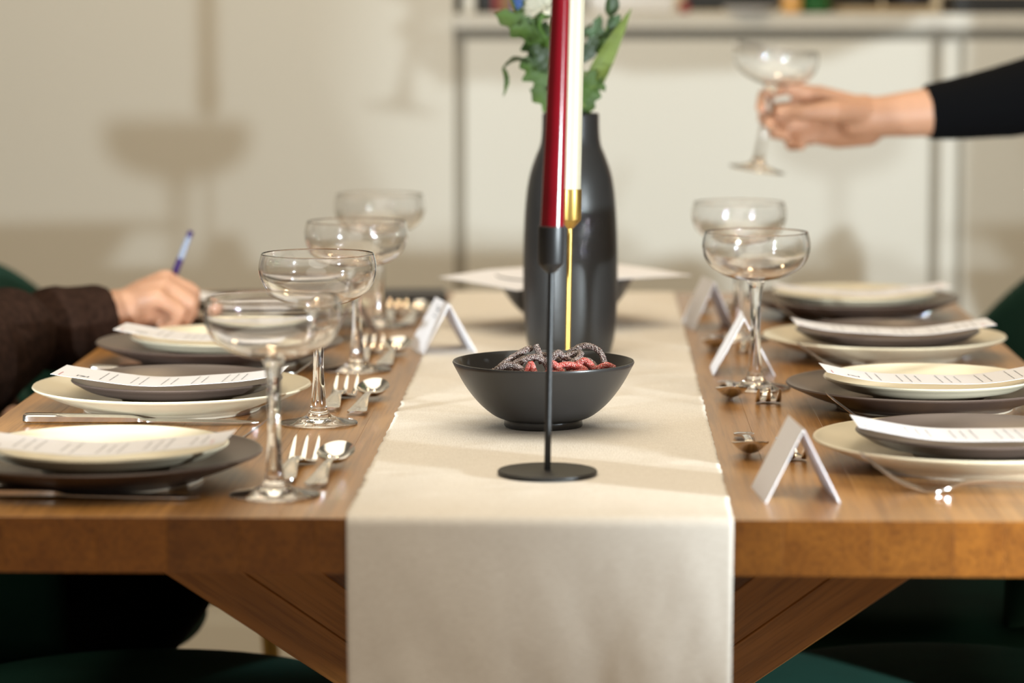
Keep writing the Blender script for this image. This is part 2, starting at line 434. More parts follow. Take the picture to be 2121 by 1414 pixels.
def menu(loc, rz, label, seed, k=1.0, yo=-.052, tilt=.03, roll=0):
    """A long card sagging across the plate, lines of print across it."""
    rnd = random.Random(seed); L, W = .208, .088
    zf = lambda x, y: k * x * x + tilt * -(y - yo) + roll * x + .0006 * math.sin(x * 60 + seed)
    nx, ny = 32, 6; v = []; f = []
    for th in (0, .0003):
        for i in range(nx + 1):
            for j in range(ny + 1):
                X = -L / 2 + L * i / nx; Y = yo - W / 2 + W * j / ny; v.append((X, Y, zf(X, Y) + th))
    n = (nx + 1) * (ny + 1); g = lambda i, j, t: t * n + i * (ny + 1) + j
    for i in range(nx):
        for j in range(ny):
            f.append((g(i, j, 0), g(i, j + 1, 0), g(i + 1, j + 1, 0), g(i + 1, j, 0)))
            f.append((g(i, j, 1), g(i + 1, j, 1), g(i + 1, j + 1, 1), g(i, j + 1, 1)))
    for i in range(nx):
        for j in (0, ny): f.append((g(i, j, 0), g(i + 1, j, 0), g(i + 1, j, 1), g(i, j, 1)))
    for j in range(ny):
        for i in (0, nx): f.append((g(i, j, 0), g(i, j, 1), g(i, j + 1, 1), g(i, j + 1, 0)))
    mb = MB(); mb.v = v; mb.f = f
    o = mb.build('menu_card', M['paper'], angle=50); o.location = loc; o.rotation_euler = (0, 0, rz)
    tag(o, label, 'menu', 'printed menu cards on the plates')
    def marks(lines, name, m):
        q = MB()
        for (X, w_, y0, y1, seg) in lines:
            Y = y0
            while Y < y1:
                l = rnd.uniform(.0015, .0040) if seg else y1 - Y; e = min(Y + l, y1)
                p = [(X, Y), (X + w_, Y), (X + w_, e), (X, e)]
                q.add([(a, b, zf(a, b) + .0005) for a, b in p], [(0, 1, 2, 3)]); Y = e + rnd.uniform(.0012, .0035)
        q.build(name, m, o, False)['kind'] = 'stuff'
    ln = []; X = -.062
    y0 = yo - .036; y1 = yo + .034
    while X < .085:
        for _ in range(rnd.choice((2, 3, 3))):
            d = rnd.uniform(0, .010); ln.append((X, .0010, y0 + d, y1 - d, True)); X += .0085
        X += .011
    # monogram and rule under it at the head of the card
    hd = [(-.083, .0012, yo - .030, yo - .020, False), (-.080, .0050, yo - .029, yo - .0275, False), (-.079, .0050, yo - .0255, yo - .024, False), (-.0815, .0050, yo - .0225, yo - .021, False), (-.0735, .0012, yo - .030, yo - .020, False)]
    marks(ln + hd, 'print', M['ink'])
    marks([(-.098, .0012, yo - .038, yo - .014, True), (.092, .0012, yo - .036, yo - .012, True)], 'red_print', M['red_ink'])
    return o

ordl = ['front', 'second', 'third', 'back']
LY = [2.352, 2.762, 3.118, 3.505]; RY = [2.441, 2.792, 3.192, 3.602]
LX, RX = -.396, .309
GPL = 'plates on the table'
left_c = [('dark_plate', 'cream_plate'), ('cream_plate', 'dark_plate'), ('dark_plate', 'cream_plate'), ('cream_plate', 'dark_plate')]
right_c = [('cream_plate', 'dark_plate'), ('dark_plate', 'cream_plate'), ('cream_plate', 'dark_plate'), ('dark_plate', 'cream_plate')]
nm = {'dark_plate': 'dark brown', 'cream_plate': 'cream'}
for side_, X0, ys, cs in (('left', LX, LY, left_c), ('right', RX, RY, right_c)):
    for i, (y, (c1, c2)) in enumerate(zip(ys, cs)):
        where = f'{ordl[i]} setting of the {side_} row'
        place_plate('large', c1, (X0, y, T + .0004), f'large {nm[c1]} dinner plate at the {where}', GPL)
        place_plate('small', c2, (X0 + .004, y + .004, T + .0080), f'small {nm[c2]} plate under a menu at the {where}', GPL)
        extra = dict(k=1.0, tilt=.03, roll=0)
        menu((X0 + (.004 if side_ == 'right' else .006), y + .004, T + .0325), (0 if side_ == 'right' else math.pi * 0) + random.uniform(-.03, .03),
             f'printed menu sagging across the small {nm[c2]} plate, {where}', 20 + i + (10 if side_ == 'left' else 0), **extra)

# ------------------------------------------------------------------ coupe glasses
def coupe_mesh():
    foot = [(0, .0006), (.020, .0004), (.0335, 0), (.0352, .0009), (.0345, .0020)]
    stem = interp([(.0345, .0020), (.022, .0042), (.0125, .0075), (.0078, .014), (.0060, .030), (.0048, .052), (.0052, .078), (.0068, .098), (.0092, .1065)], 5)[1:]
    bowl = interp([(.0092, .1065), (.020, .1082), (.033, .1125), (.0445, .1200), (.0505, .1288), (.0530, .1390), (.0526, .1470), (.0508, .1540)], 6)[1:]
    lip = [(.0505, .1546), (.0499, .1546), (.0496, .1540)]
    inn = interp([(.0496, .1540), (.0515, .1470), (.0519, .1390), (.0494, .1295), (.0434, .1210), (.032, .1138), (.019, .1098), (.008, .1086), (.002, .1084)], 6)[1:]
    return lathe(foot + stem + bowl + lip + inn + [(0, .1084)], 72)
cg = MB().add(*coupe_mesh()).build('coupe_glass', GLASS, angle=60); tag(cg, None, 'glass')
GG = 'clear coupe glasses'
gl = [((-.248, 2.277, T + .0004), 0, 'clear empty coupe glass on the left, nearest the camera and largest in view'),
      ((-.250, 2.668, T + .0004), 0, 'sharply focused clear coupe glass on the left, second from the camera'),
      ((-.246, 3.053, T + .0004), 0, 'clear coupe glass on the left, third from the camera, beside the white tent card'),
      ((-.252, 3.469, T + .0004), 0, 'blurred clear coupe glass on the left, farthest from the camera'),
      ((.157, 2.925, T + .0004), 0, 'clear coupe glass standing on the right, nearer of the two on that side'),
      ((.160, 3.345, T + .0004), 0, 'blurred clear coupe glass standing on the right, behind the other one')]
for k, (loc, rz, lab) in enumerate(gl):
    if k == 0: cg.location = loc; cg['label'] = lab; cg['group'] = GG
    else: dup(cg, loc, k * .7, lab, GG)
dup(cg, (.1985, 3.70, T + .170), 0, 'clear coupe glass tilted in the hand of the person in black', GG, rot=(R(1), R(9), 0))

# ------------------------------------------------------------------ cutlery (local: handle end at x = 0, head towards +x, resting on z = 0)
def fork(L, W, ntine, lift):
    h = L * .66
    mb = MB()
    k = interp([(0, 0, .0035, W * .30, .0012), (L * .03, 0, .0036, W * .40, .0014), (L * .15, 0, .0042, W * .36, .0014), (h * .62, 0, .0085, W * .20, .0021), (h * .88, 0, .0078, W * .17, .0021),
                (h, 0, .0040, W * .24, .0012), (h + L * .06, 0, .0016, W * .46, .0010), (h + L * .115, 0, .0022, W * .5, .0009)], 5)
    mb.add(*strip(k))
    x0 = h + L * .11; x1 = L
    for i in range(ntine):
        u = (i / (ntine - 1) - .5) * 2; yc = u * W * .40; b_ = .105 if ntine == 3 else .085
        ks = interp([(x0, yc, .0022, W * b_, .0009), (x0 + (x1 - x0) * .4, yc * 1.02, .0050 + lift * .15, W * b_ * .8, .0008), (x0 + (x1 - x0) * .8, yc * 1.02, .004 + lift * .62, W * b_ * .5, .0007), (x1, yc * .98, lift, W * .018, .0005)], 5)
        mb.add(*strip(ks))
    return mb
def spoon(L, W, lift):
    h = L * .68; mb = MB()
    k = interp([(0, 0, .0030, W * .20, .0012), (L * .03, 0, .0031, W * .29, .0014), (L * .14, 0, .0040, W * .25, .0014), (h * .6, 0, .0085, W * .12, .0016), (h * .9, 0, .0095, W * .10, .0016), (h + L * .03, 0, .0085, W * .15, .0012)], 5)
    mb.add(*strip(k))
    # bowl: an egg-shaped shell with thickness
    n, m = 36, 8; cx = h + (L - h) * .5; ax = (L - h) * .5 + .002; by = W / 2; v = []; f = []
    for s_, dep in ((0, 1), (1, .9)):
        for j in range(m + 1):
            q = j / m
            for i in range(n):
                a = 2 * math.pi * i / n; egg = 1 + .12 * math.cos(a)
                X = cx + ax * q * math.cos(a); Y = by * q * math.sin(a) * (1 - .12 * math.cos(a))
                base = .0085 + (X - h) / (L - h) * (lift - .0085)
                Z = base - (.0095 * dep - .0008 * s_) * (1 - q * q) + .0006 * s_
                v.append((X, Y, max(Z, .0004 + .0008 * s_)))
    N = (m + 1) * n
    for s_ in (0, 1):
        for j in range(m):
            for i in range(n):
                l = (i + 1) % n; f.append((s_ * N + j * n + i, s_ * N + j * n + l, s_ * N + (j + 1) * n + l, s_ * N + (j + 1) * n + i))
    for i in range(n):
        l = (i + 1) % n; f.append((m * n + i, m * n + l, N + m * n + l, N + m * n + i))
    mb.add(v, f); return mb
def knife(L):
    mb = MB()
    k = interp([(0, 0, .0050, .0060, .0030), (.004, 0, .0052, .0085, .0042), (L * .2, 0, .0050, .0080, .0040), (L * .42, 0, .0046, .0068, .0036), (L * .48, 0, .0042, .0055, .0028), (L * .51, 0, .0036, .0070, .0016),
                (L * .56, 0, .0032, .0095, .0010), (L * .8, 0, .0026, .0098, .0009), (L * .94, 0, .0022, .0080, .0008), (L, 0, .0020, .0020, .0006)], 4)
    return mb.add(*strip(k))
small_fork = fork(.140, .0245, 3, .0185).build('dessert_fork', M['steel'], angle=50); tag(small_fork, None, 'fork')
small_spoon = spoon(.140, .031, .0160).build('dessert_spoon', M['steel'], angle=50); tag(small_spoon, None, 'spoon')
big_fork = fork(.205, .026, 4, .030).build('dinner_fork', M['steel'], angle=50); tag(big_fork, None, 'fork')
big_knife = knife(.212).build('dinner_knife', M['steel'], angle=50); tag(big_knife, None, 'knife')
FIRST = {}
def lay(o, loc, rz, lab, group):
    if o.name not in FIRST:
        FIRST[o.name] = 1; o.location = loc; o.rotation_euler = (0, 0, rz); o['label'] = lab; o['group'] = group; return o
    return dup(o, loc, rz, lab, group)
TZ = T + .0003
ln = ['front', 'second', 'third', 'back']
for i in range(4):
    y = LY[i]; s = f'{ln[i]} setting of the left row'
    lay(small_fork, (-.2485, y - .018, TZ), R(87), f'small three-tined dessert fork, tines away, at the {s}', 'dessert forks')
    lay(small_spoon, (-.2205, y - .040, TZ), R(86.5), f'dessert spoon with shiny round bowl, at the {s}', 'dessert spoons')
    lay(big_knife, (-.516, y - .100 + (.0 if i else .012), TZ), R(-1.5 if i == 0 else .3), f'steel dinner knife lying before the plates, {s}', 'dinner knives')
    lay(big_fork, (-.480, y + .148, TZ), R(-1), f'steel dinner fork behind the plates at the {s}', 'dinner forks')
    y = RY[i]; s = f'{ln[i]} setting of the right row'
    lay(small_fork, (.1655, y + .130, TZ), R(-91), f'small three-tined dessert fork, tines towards the camera, at the {s}', 'dessert forks')
    lay(small_spoon, (.1300, y + .160, TZ), R(-90), f'dark-reflecting dessert spoon next to the runner at the {s}', 'dessert spoons')
    lay(big_fork, (.412, y - .128, TZ), R(180 + 1), f'steel dinner fork seen side-on, {s}', 'dinner forks')
    lay(big_knife, (.420, y + .150, TZ), R(180), f'steel dinner knife behind the plates at the {s}', 'dinner knives')

# ------------------------------------------------------------------ place cards
def place_card(loc, rz, wid, hgt, dep, label, m='paper', group='folded place cards', lean=0, mark=False):
    t = .0006; hw = wid / 2
    mb = MB(); prof = [(-hw, 0), (lean, hgt), (hw, 0), (hw - t * 2.2, 0), (lean, hgt - t * 2.2), (-hw + t * 2.2, 0)]
    v = [(x_, y_, z_) for y_ in (-dep / 2, dep / 2) for x_, z_ in prof]
    f = []
    for k in range(6):
        l = (k + 1) % 6; f.append((k, l, l + 6, k + 6))
    f += [(0, 5, 4, 1), (1, 4, 3, 2), (6, 7, 10, 11), (7, 8, 9, 10)]
    o = mb.add(v, f).build('place_card', M[m], smooth=False); o.location = loc; o.rotation_euler = (0, 0, rz)
    if mark:
        q = MB(); d = Vector((lean + hw, 0, hgt)); nrm = Vector((-hgt, 0, lean + hw)).normalized()
        for (a, b, w_, h_) in ((.80, -.010, .012, .05), (.74, -.004, .005, .03), (.86, .002, .006, .03), (.68, -.012, .016, .02)):
            p = [Vector((-hw, b, 0)) + d * a + nrm * .0004, Vector((-hw, b + w_, 0)) + d * a + nrm * .0004, Vector((-hw, b + w_, 0)) + d * (a + h_) + nrm * .0004, Vector((-hw, b, 0)) + d * (a + h_) + nrm * .0004]
            q.add(p, [(0, 1, 2, 3)])
        q.build('print', M['ink'], o, False)
    return tag(o, label, 'place card', group)
place_card((.155, 2.293, TZ), R(5), .058, .0570, .078, 'white tent place card at the front right of the table, nearest the camera')
place_card((.151, 3.060, TZ), R(0), .064, .0585, .075, 'white tent place card straddling the stem of the nearer right coupe glass')
place_card((.131, 3.475, TZ), R(9), .050, .0560, .078, 'blurred white tent place card at the back right beside the runner')
place_card((-.166, 3.215, T + .0036), R(14), .060, .0530, .080, 'white tent place card with a small mark, standing on the left edge of the runner', mark=True)
place_card((-.272, 3.345, TZ), R(4), .054, .0500, .075, 'folded place card behind the third left glass, its shade painted dark brown', m='shaded_card')

# ------------------------------------------------------------------ bowls, candy, big sheet
def bowl_mesh():
    out = [(0, .0012), (.031, .0012), (.0345, 0), (.0352, .0012), (.0345, .0060)] + interp([(.0345, .0060), (.045, .0105), (.058, .0215), (.070, .037), (.0800, .0550)], 6)[1:]
    edge = [(.0810, .0572), (.0806, .0585), (.0792, .0586)]
    inn = interp([(.0792, .0586), (.0765, .0545), (.066, .0375), (.054, .0235), (.040, .0135), (.020, .0085), (.002, .0075)], 6)[1:]
    return lathe(out + edge + inn + [(0, .0075)], 96)
bowl = MB().add(*bowl_mesh()).build('bowl', M['charcoal'], angle=60); bowl.location = (-.0465, 2.640, RZ)
tag(bowl, 'dark grey ceramic bowl full of sugared candy strings on the runner', 'bowl')
b2 = dup(bowl, (-.036, 3.465, RZ), 1, 'dark grey ceramic bowl under a white sheet, behind the vase')
# candy: points are (x across, z up, y offset) in millimetres about the bowl's centre
def candy(pts, m, label, group, r=.0029):
    P = spline([(a / 1000, c / 1000, b / 1000) for a, b, c in pts], 9)
    rr = [r * (1 + .10 * noise.noise((p.x * 260, p.y * 260, p.z * 260 + len(pts)))) for p in P]
    v, f = tube(P, rr, 9)
    v = [tuple(Vector(q) + Vector((noise.noise((q[0] * 900, q[1] * 900, q[2] * 900)), noise.noise((q[1] * 900, q[2] * 900 + 4, q[0] * 900)), noise.noise((q[2] * 900, q[0] * 900, 7)))) * .0005) for q in v]
    o = MB().add(v, f).build('candy_string', M[m], angle=180); o.location = (-.0465, 2.640, RZ)
    return tag(o, label, 'candy', group)
DK = [([(-42, 50, -6), (-30, 60, -4), (-18, 66, 4), (-11, 68, 12)], 0), ([(-7, 71, 6), (-4, 65, 2), (-1, 56, 0)], 0), ([(-27, 53, -14), (-13, 62, -10), (-1, 60, -6), (6, 50, -10)], 0),
      ([(-44, 49, -18), (-33, 57, -20), (-22, 55, -22), (-13, 47, -20)], 0), ([(2, 54, -6), (12, 65, 0), (17, 62, 4), (25, 57, 6)], 0), ([(16, 60, 10), (32, 64, 12), (31, 60, 4), (22, 54, 0)], 0),
      ([(22, 63, 18), (37, 70, 16), (50, 65, 12), (55, 53, 8)], 0), ([(-36, 46, 10), (-20, 57, 14), (-2, 58, 20), (14, 50, 24)], 0), ([(-12, 58, -2), (-4, 62, 8), (8, 59, 16), (20, 52, 22)], 0),
      ([(-50, 46, 0), (-36, 51, 2), (-22, 49, -6), (-8, 46, -10)], 0), ([(30, 50, 24), (38, 57, 14), (46, 52, 4), (40, 45, -6)], 0)]
RD = [([(-16, 45, -26), (-11, 58, -22), (-7, 50, -26), (-2, 44, -24)], 1), ([(8, 54, -20), (22, 57, -18), (38, 52, -22), (24, 50, -28)], 1), ([(26, 53, -10), (37, 60, -12), (46, 52, -16)], 1),
      ([(44, 50, -10), (55, 55, -6), (63, 52, -2)], 1), ([(4, 48, -26), (8, 59, -22), (18, 50, -26)], 1), ([(-6, 48, -30), (8, 51, -34), (24, 49, -34), (40, 50, -26)], 1),
      ([(-22, 46, -30), (-8, 48, -34), (6, 46, -38)], 1), ([(20, 52, -4), (34, 56, -4), (48, 51, -2), (58, 49, 6)], 1)]
LAB = ['dark candy string leaning up at the left of the heap, behind others', 'dark candy end standing up beside the thin black rod', 'dark candy string arched at the left front of the heap', 'dark candy string curling lowest at the left edge of the heap', 'dark candy string just right of the thin black rod', 'dark candy string lying level at the back right of the heap', 'long dark candy string arching highest over the right of the heap', 'dark candy string across the back left of the heap', 'dark candy string looping through the middle of the heap', 'dark candy string lying flat at the far left of the heap', 'dark candy string under the big loop at the right of the heap', 'red candy string showing pale pink left of the black rod', 'red candy string across the front right of the heap', 'red candy string arched in the right of the heap', 'red candy string at the far right end of the heap', 'red candy string arched directly behind the black rod', 'long red candy string lying along the front of the heap', 'red candy string at the front left of the heap', 'red candy string behind the arched red ones at the right']
for (pts, c), lb in zip(DK + RD, LAB):
    candy(pts, 'red_candy' if c else 'dark_candy', lb, 'red candy strings in the bowl' if c else 'dark candy strings in the bowl')
rnd = random.Random(4)
for k in range(26):          # the lower strings of the heap
    a0 = rnd.uniform(0, 6.28); rr = rnd.uniform(8, 36); z0 = 18 + rr * .45 + rnd.uniform(0, 12); pts = []
    for j in range(5):
        a = a0 + j * .5; q = rr + rnd.uniform(-5, 5); pts.append((q * math.cos(a), z0 + rnd.uniform(-3, 5), q * math.sin(a)))
    if k % 2: candy(pts, 'red_candy', 'red sugar-coated candy string low in the heap inside the dark bowl', 'red candy strings in the bowl')
    else: candy(pts, 'dark_candy', 'dark brown sugar-coated candy string low in the heap inside the dark bowl', 'dark candy strings in the bowl')
# sheet of paper on the far bowl
v = []; f = []; nx, ny = 24, 10
for th in (0, .0004):
    for i in range(nx + 1):
        for j in range(ny + 1):
            X = -.1485 + .297 * i / nx; Y = -.105 + .21 * j / ny
            r_ = max(0, math.hypot(X, Y) - .078); v.append((X, Y, -.12 * r_ * r_ * (1 + .5 * math.sin(3 * X + 1)) - .045 * max(0, -X - .06) + th))
n = (nx + 1) * (ny + 1)
for i in range(nx):
    for j in range(ny):
        a = i * (ny + 1) + j; b = a + ny + 1
        f += [(a, a + 1, b + 1, b), (n + a, n + b, n + b + 1, n + a + 1)]
for i in range(nx):
    for j in (0, ny): a = i * (ny + 1) + j; b = a + ny + 1; f.append((a, b, n + b, n + a))
for j in range(ny):
    for i in (0, nx): a = i * (ny + 1) + j; f.append((a, a + 1, n + a + 1, n + a))
sh = MB().add(v, f).build('paper_sheet', M['paper'], angle=60); sh.location = (-.036, 3.47, RZ + .0592); sh.rotation_euler = (R(.5), R(-.3), R(34)); sh.scale = (.81, .81, 1)
tag(sh, 'large white sheet of paper lying across the far bowl behind the vase', 'paper')
ph = MB().box((-.042, -.05, 0), (.042, .05, .011)).build('flat_case', M['phone'], bevel=.003); ph.location = (-.232, 3.77, TZ); ph.rotation_euler = (0, 0, R(4))
tag(ph, 'flat black case lying at the far left end of the table', 'case')

# ------------------------------------------------------------------ candlesticks and candles
def candlestick(loc, m, label, lean, hgt, colour):
    t = thing('candlestick', label, 'candlestick', loc)
    MB().add(*lathe([(0, 0), (.0395, 0), (.0402, .0008), (.0402, .0020), (.0394, .0028), (0, .0032)], 72)).build('base', m, t, angle=40)
    piv = Matrix.Rotation(lean, 4, 'Y')
    rod = MB().add(*tube([(0, 0, .002), (0, 0, hgt + .002)], .00265, 20)).build('rod', m, t, angle=40); rod.matrix_local = piv
    prof = [(0, 0), (.0032, 0), (.0042, .001), (.0098, .0070), (.0106, .0090), (.0106, .0372), (.0102, .0376), (.0097, .0372), (.0097, .0120), (0, .0116)]
    cup = MB().add(*lathe(prof, 48)).build('cup', m, t, angle=40); cup.matrix_local = piv @ Matrix.Translation((0, 0, hgt))
    return t, piv @ Vector((0, 0, hgt + .012))
def candle(loc, m, r0, r1, L, lean, label):
    prof = interp([(r0, 0), (r0 * .99, .02), ((r0 + r1) / 2, L * .55), (r1, L * .96), (r1 * .55, L)], 6)
    o = MB().add(*lathe([(0, 0)] + prof + [(0, L + .001)], 48)).build('taper_candle', m, angle=50)
    o.location = loc; o.rotation_euler = (R(.0), lean, 0); tag(o, label, 'candle')
    MB().add(*tube([(0, 0, L - .002), (.0004, 0, L + .006), (.0016, 0, L + .012)], .0008, 6)).build('wick', M['wick'], o)
    return o
c1, tip1 = candlestick((-.0385, 2.372, RZ), M['black_metal'], 'black metal candlestick with thin rod and round base at the front of the runner', R(.9), .1615, 0)
candle(Vector((-.0385, 2.372, RZ)) + tip1 + Vector((0, 0, .0003)), M['red_wax'], .0096, .0062, .255, R(2.0), 'dark red taper candle in the black candlestick')
c2, tip2 = candlestick((-.0275, 2.852, RZ), M['brass'], 'gold candlestick with a thin rod, between the candy bowl and the vase', R(.9), .1600, 1)
candle(Vector((-.0275, 2.852, RZ)) + tip2 + Vector((0, 0, .0003)), M['cream_wax'], .0096, .0082, .27, R(1.4), 'cream taper candle in the gold candlestick')

c3, tip3 = candlestick((-.027, 3.765, RZ), M['black_metal'], 'black candlestick at the far end of the runner, hidden behind the vase', 0, .1615, 2)
candle(Vector((-.027, 3.765, RZ)) + tip3 + Vector((0, 0, .0003)), M['cream_wax'], .0096, .0084, .27, 0, 'cream taper candle in the far candlestick, behind the cream one in front')

# ------------------------------------------------------------------ vase and flowers
VX, VY = -.0275, 3.2
out = interp([(.0445, .003), (.0480, .018), (.0503, .050), (.0508, .090), (.0500, .130), (.0478, .165), (.0440, .190), (.0375, .210), (.0327, .222), (.0308, .235), (.0303, .2545)], 5)
inn = interp([(.0280, .2550), (.0283, .235), (.030, .222), (.041, .190), (.046, .15), (.047, .05), (.043, .010)], 5)
vz = MB().add(*lathe([(0, .0015), (.041, .0015), (.0435, 0)] + out + [(.0298, .2562), (.0286, .2562)] + inn + [(0, .008)], 80)).build('vase', M['vase'], angle=60)
vz.location = (VX, VY, RZ); tag(vz, 'tall charcoal stoneware bottle vase holding flowers on the runner', 'vase')
def leaf(parent, base, tip, wid, m, lobes=3, bend=.15, face=(0, -1, .25), depth=.45, seed=0, droop=0):
    """A lobed blade with midrib fold and thickness between two points (x, y, z)."""
    b = Vector(base); t = Vector(tip); d = t - b; L = d.length; d.normalize()
    nrm = Vector(face); nrm = (nrm - d * nrm.dot(d)).normalized(); s = d.cross(nrm); rn = random.Random(seed)
    n = 26; v = []; f = []
    def wd(q, sd):
        env = math.sin(math.pi * min(1, q ** .75)) ** .8 * (1 - .25 * q)
        lob = 1 - depth * (.5 + .5 * math.cos(2 * math.pi * lobes * q + sd)) if lobes else 1
        return max(.03, env * lob) * wid / 2
    rows = []
    for i in range(n + 1):
        q = i / n; c = b + d * (L * q) + nrm * (bend * L * math.sin(math.pi * q)) + Vector((0, 0, -droop * L * q * q))
        row = []
        for k, u in enumerate((-1, -.5, 0, .5, 1)):
            w_ = wd(q, .5 if u < 0 else -.4); row.append(c + s * (u * w_) + d * (abs(u) * w_ * .35 * (1 if lobes else 0)) + nrm * (abs(u) * w_ * .28 + .0006 * rn.uniform(-1, 1)))
        rows.append(row)
    for off in (0, .0005):
        for row in rows: v += [tuple(p - nrm * off) for p in row]
    N = (n + 1) * 5
    for i in range(n):
        for k in range(4):
            a = i * 5 + k; f += [(a, a + 1, a + 6, a + 5), (N + a, N + a + 5, N + a + 6, N + a + 1)]
        for k in (0, 4): a = i * 5 + k; f.append((a, a + 5, N + a + 5, N + a))
    for i in (0, n):
        for k in range(4): a = i * 5 + k; f.append((a, a + 1, N + a + 1, N + a))
    return MB().add(v, f).build('leaf', M[m], parent, angle=60)
def V(px, py, dy=0):   # points about the vase mouth: px across and py down in half-millimetre steps, dy towards the back
    return Vector(((px - 1182) * .000517, dy, .2545 - (py - 245) * .00052))
def bloom(parent, c, r, m, n=150, seed=1):
    rn = random.Random(seed); mb = MB()
    for k in range(n):
        q = (k + .5) / n; th = math.acos(1 - 1.55 * q); ph = k * 2.39996
        d = Vector((math.sin(th) * math.cos(ph), math.sin(th) * math.sin(ph), math.cos(th)))
        L = r * (.72 + .34 * q + rn.uniform(-.06, .06)); up = Vector((0, 0, 1)); s = d.cross(up).normalized() if abs(d.z) < .99 else Vector((1, 0, 0)); u = s.cross(d)
        w_ = r * .13
        p0 = c + d * L * .25; p1 = c + d * L * .75 + u * r * .02; p2 = c + d * L + u * r * .10
        mb.add([p0 - s * w_ * .5, p0 + s * w_ * .5, p1 + s * w_ + u * w_ * .5, p1 - s * w_ + u * w_ * .5, p1 - u * w_ * .2, p2 + s * w_ * .5, p2 - s * w_ * .5, p0 - u * w_ * .4],
               [(0, 7, 4, 3), (7, 1, 2, 4), (3, 4, 6), (4, 2, 5), (4, 5, 6), (0, 3, 2, 1), (3, 6, 5, 2)])
    o = mb.build('petals', M[m], parent, angle=70); o['kind'] = 'stuff'; return o
def flower(label, cat, name):
    return thing(name, label, cat, (VX, VY, RZ))
def stem(parent, pts, r=.0022):
    return MB().add(*tube(spline(pts, 6), r, 8)).build('stem', M['stem'], parent, angle=180)
def D(v): return tuple(v)
fl = flower('white chrysanthemum stem with broad lobed leaves in the vase', 'flower', 'white_chrysanthemum')
bl = bloom(fl, V(1139, 16, -.030), .030, 'white_petal', 170, 3)
MB().add(*ball(V(1139, 18, -.030), .012)).build('flower_head', M['white_petal'], fl)
stem(fl, [(0.004, 0, .10), D(V(1165, 200)), D(V(1135, 100, -.006)), D(V(1118, 60, -.02)), D(V(1139, 22, -.030))])
leaf(fl, V(1128, 95, -.012), V(1026, 38, -.02), .046, 'leaf', 3, .10, (.15, -1, .45), .42, 1)
leaf(fl, V(1150, 128, -.004), V(1080, 62, 0), .050, 'leaf_dark', 3, .1, (0, -1, .2), .4, 2)
leaf(fl, V(1150, 60, 0), V(1098, 128, -.006), .030, 'leaf', 3, .1, (-.2, -1, .3), .4, 3)
leaf(fl, V(1146, 45, -.002), V(1080, 14, 0), .036, 'leaf', 3, .1, (0, -1, .6), .4, 4)
leaf(fl, V(1160, 230, -.010), V(1098, 192, -.015), .034, 'leaf', 2, .1, (0, -1, .2), .45, 5)
fr = flower('dark red chrysanthemum stem with curling lower leaves in the vase', 'flower', 'red_chrysanthemum')
bloom(fr, V(1052, -22, .005), .021, 'red_petal', 110, 5)
MB().add(*ball(V(1052, -18, .005), .008)).build('flower_head', M['red_petal'], fr)
stem(fr, [(-.004, .005, .10), D(V(1160, 215, .004)), D(V(1110, 135, .006)), D(V(1078, 60, .006)), D(V(1052, -14, .005))], .0018)
leaf(fr, V(1138, 190, -.008), V(1078, 128, -.012), .040, 'leaf', 3, .08, (.2, -1, .1), .5, 6)
leaf(fr, V(1098, 140, -.01), V(1040, 152, -.016), .014, 'leaf_dark', 0, .25, (0, -.4, 1), 0, 7)
leaf(fr, V(1043, 146, -.016), V(1044, 206, -.018), .008, 'leaf', 0, .15, (1, -1, 0), 0, 8)
leaf(fr, V(1104, 132, -.006), V(1098, 108, -.006), .010, 'leaf_dark', 0, .1, (0, -1, 0), 0, 9)
leaf(fr, V(1146, 205, -.004), V(1102, 148, 0), .022, 'leaf_dark', 2, .1, (0, -1, .2), .4, 10)
fg = flower('leafy green stem with a long pale leaf rising on the right of the vase', 'flower', 'leafy_stem')
stem(fg, [(.010, .004, .10), D(V(1212, 215, .006)), D(V(1236, 140, .008)), D(V(1254, 80, .01)), D(V(1268, 20, .01)), D(V(1262, -40, .01))], .0017)
leaf(fg, V(1203, 232, -.008), V(1306, 28, -.020), .023, 'leaf_light', 0, -.05, (.3, -1, .1), 0, 11)
leaf(fg, V(1200, 190, -.006), V(1262, 142, -.012), .026, 'leaf_light', 2, .06, (0, -1, .4), .4, 12)
leaf(fg, V(1206, 240, -.004), V(1244, 168, -.012), .026, 'leaf', 3, .06, (0, -1, .2), .4, 13)
leaf(fg, V(1206, 140, -.002), V(1238, 78, -.004), .020, 'leaf_dark', 2, .06, (0, -1, .2), .4, 14)
leaf(fg, V(1225, 125, .01), V(1242, 40, .012), .024, 'leaf_blue', 3, .06, (0, -1, .2), .35, 15)
leaf(fg, V(1248, 112, .004), V(1276, 62, .004), .016, 'leaf_dark', 2, .08, (0, -1, .2), .4, 16)
leaf(fg, V(1262, 44, .004), V(1266, -16, .004), .018, 'leaf_dark', 0, .1, (.4, -1, 0), 0, 17)
leaf(fg, V(1262, 70, .008), V(1284, 40, .008), .016, 'leaf_blue', 0, .1, (0, -1, .3), 0, 18)
leaf(fg, V(1210, 236, -.006), V(1232, 226, -.012), .016, 'leaf', 2, .1, (0, -1, .3), .4, 19)
fh = flower('short green stem of small dark leaves behind the candles in the vase', 'flower', 'leafy_stem')
stem(fh, [(.004, .010, .10), D(V(1186, 200, .012)), D(V(1190, 120, .014)), D(V(1196, 40, .014)), D(V(1200, -30, .014))], .0017)
leaf(fh, V(1192, 100, .012), V(1226, 58, .012), .010, 'leaf_dark', 0, .1, (0, -1, .3), 0, 20)
leaf(fh, V(1190, 150, .012), V(1216, 96, .012), .014, 'leaf_dark', 2, .1, (0, -1, .2), .3, 21)
leaf(fh, V(1180, 120, .010), V(1146, 40, .012), .030, 'leaf_dark', 3, .1, (0, -1, .2), .4, 22)

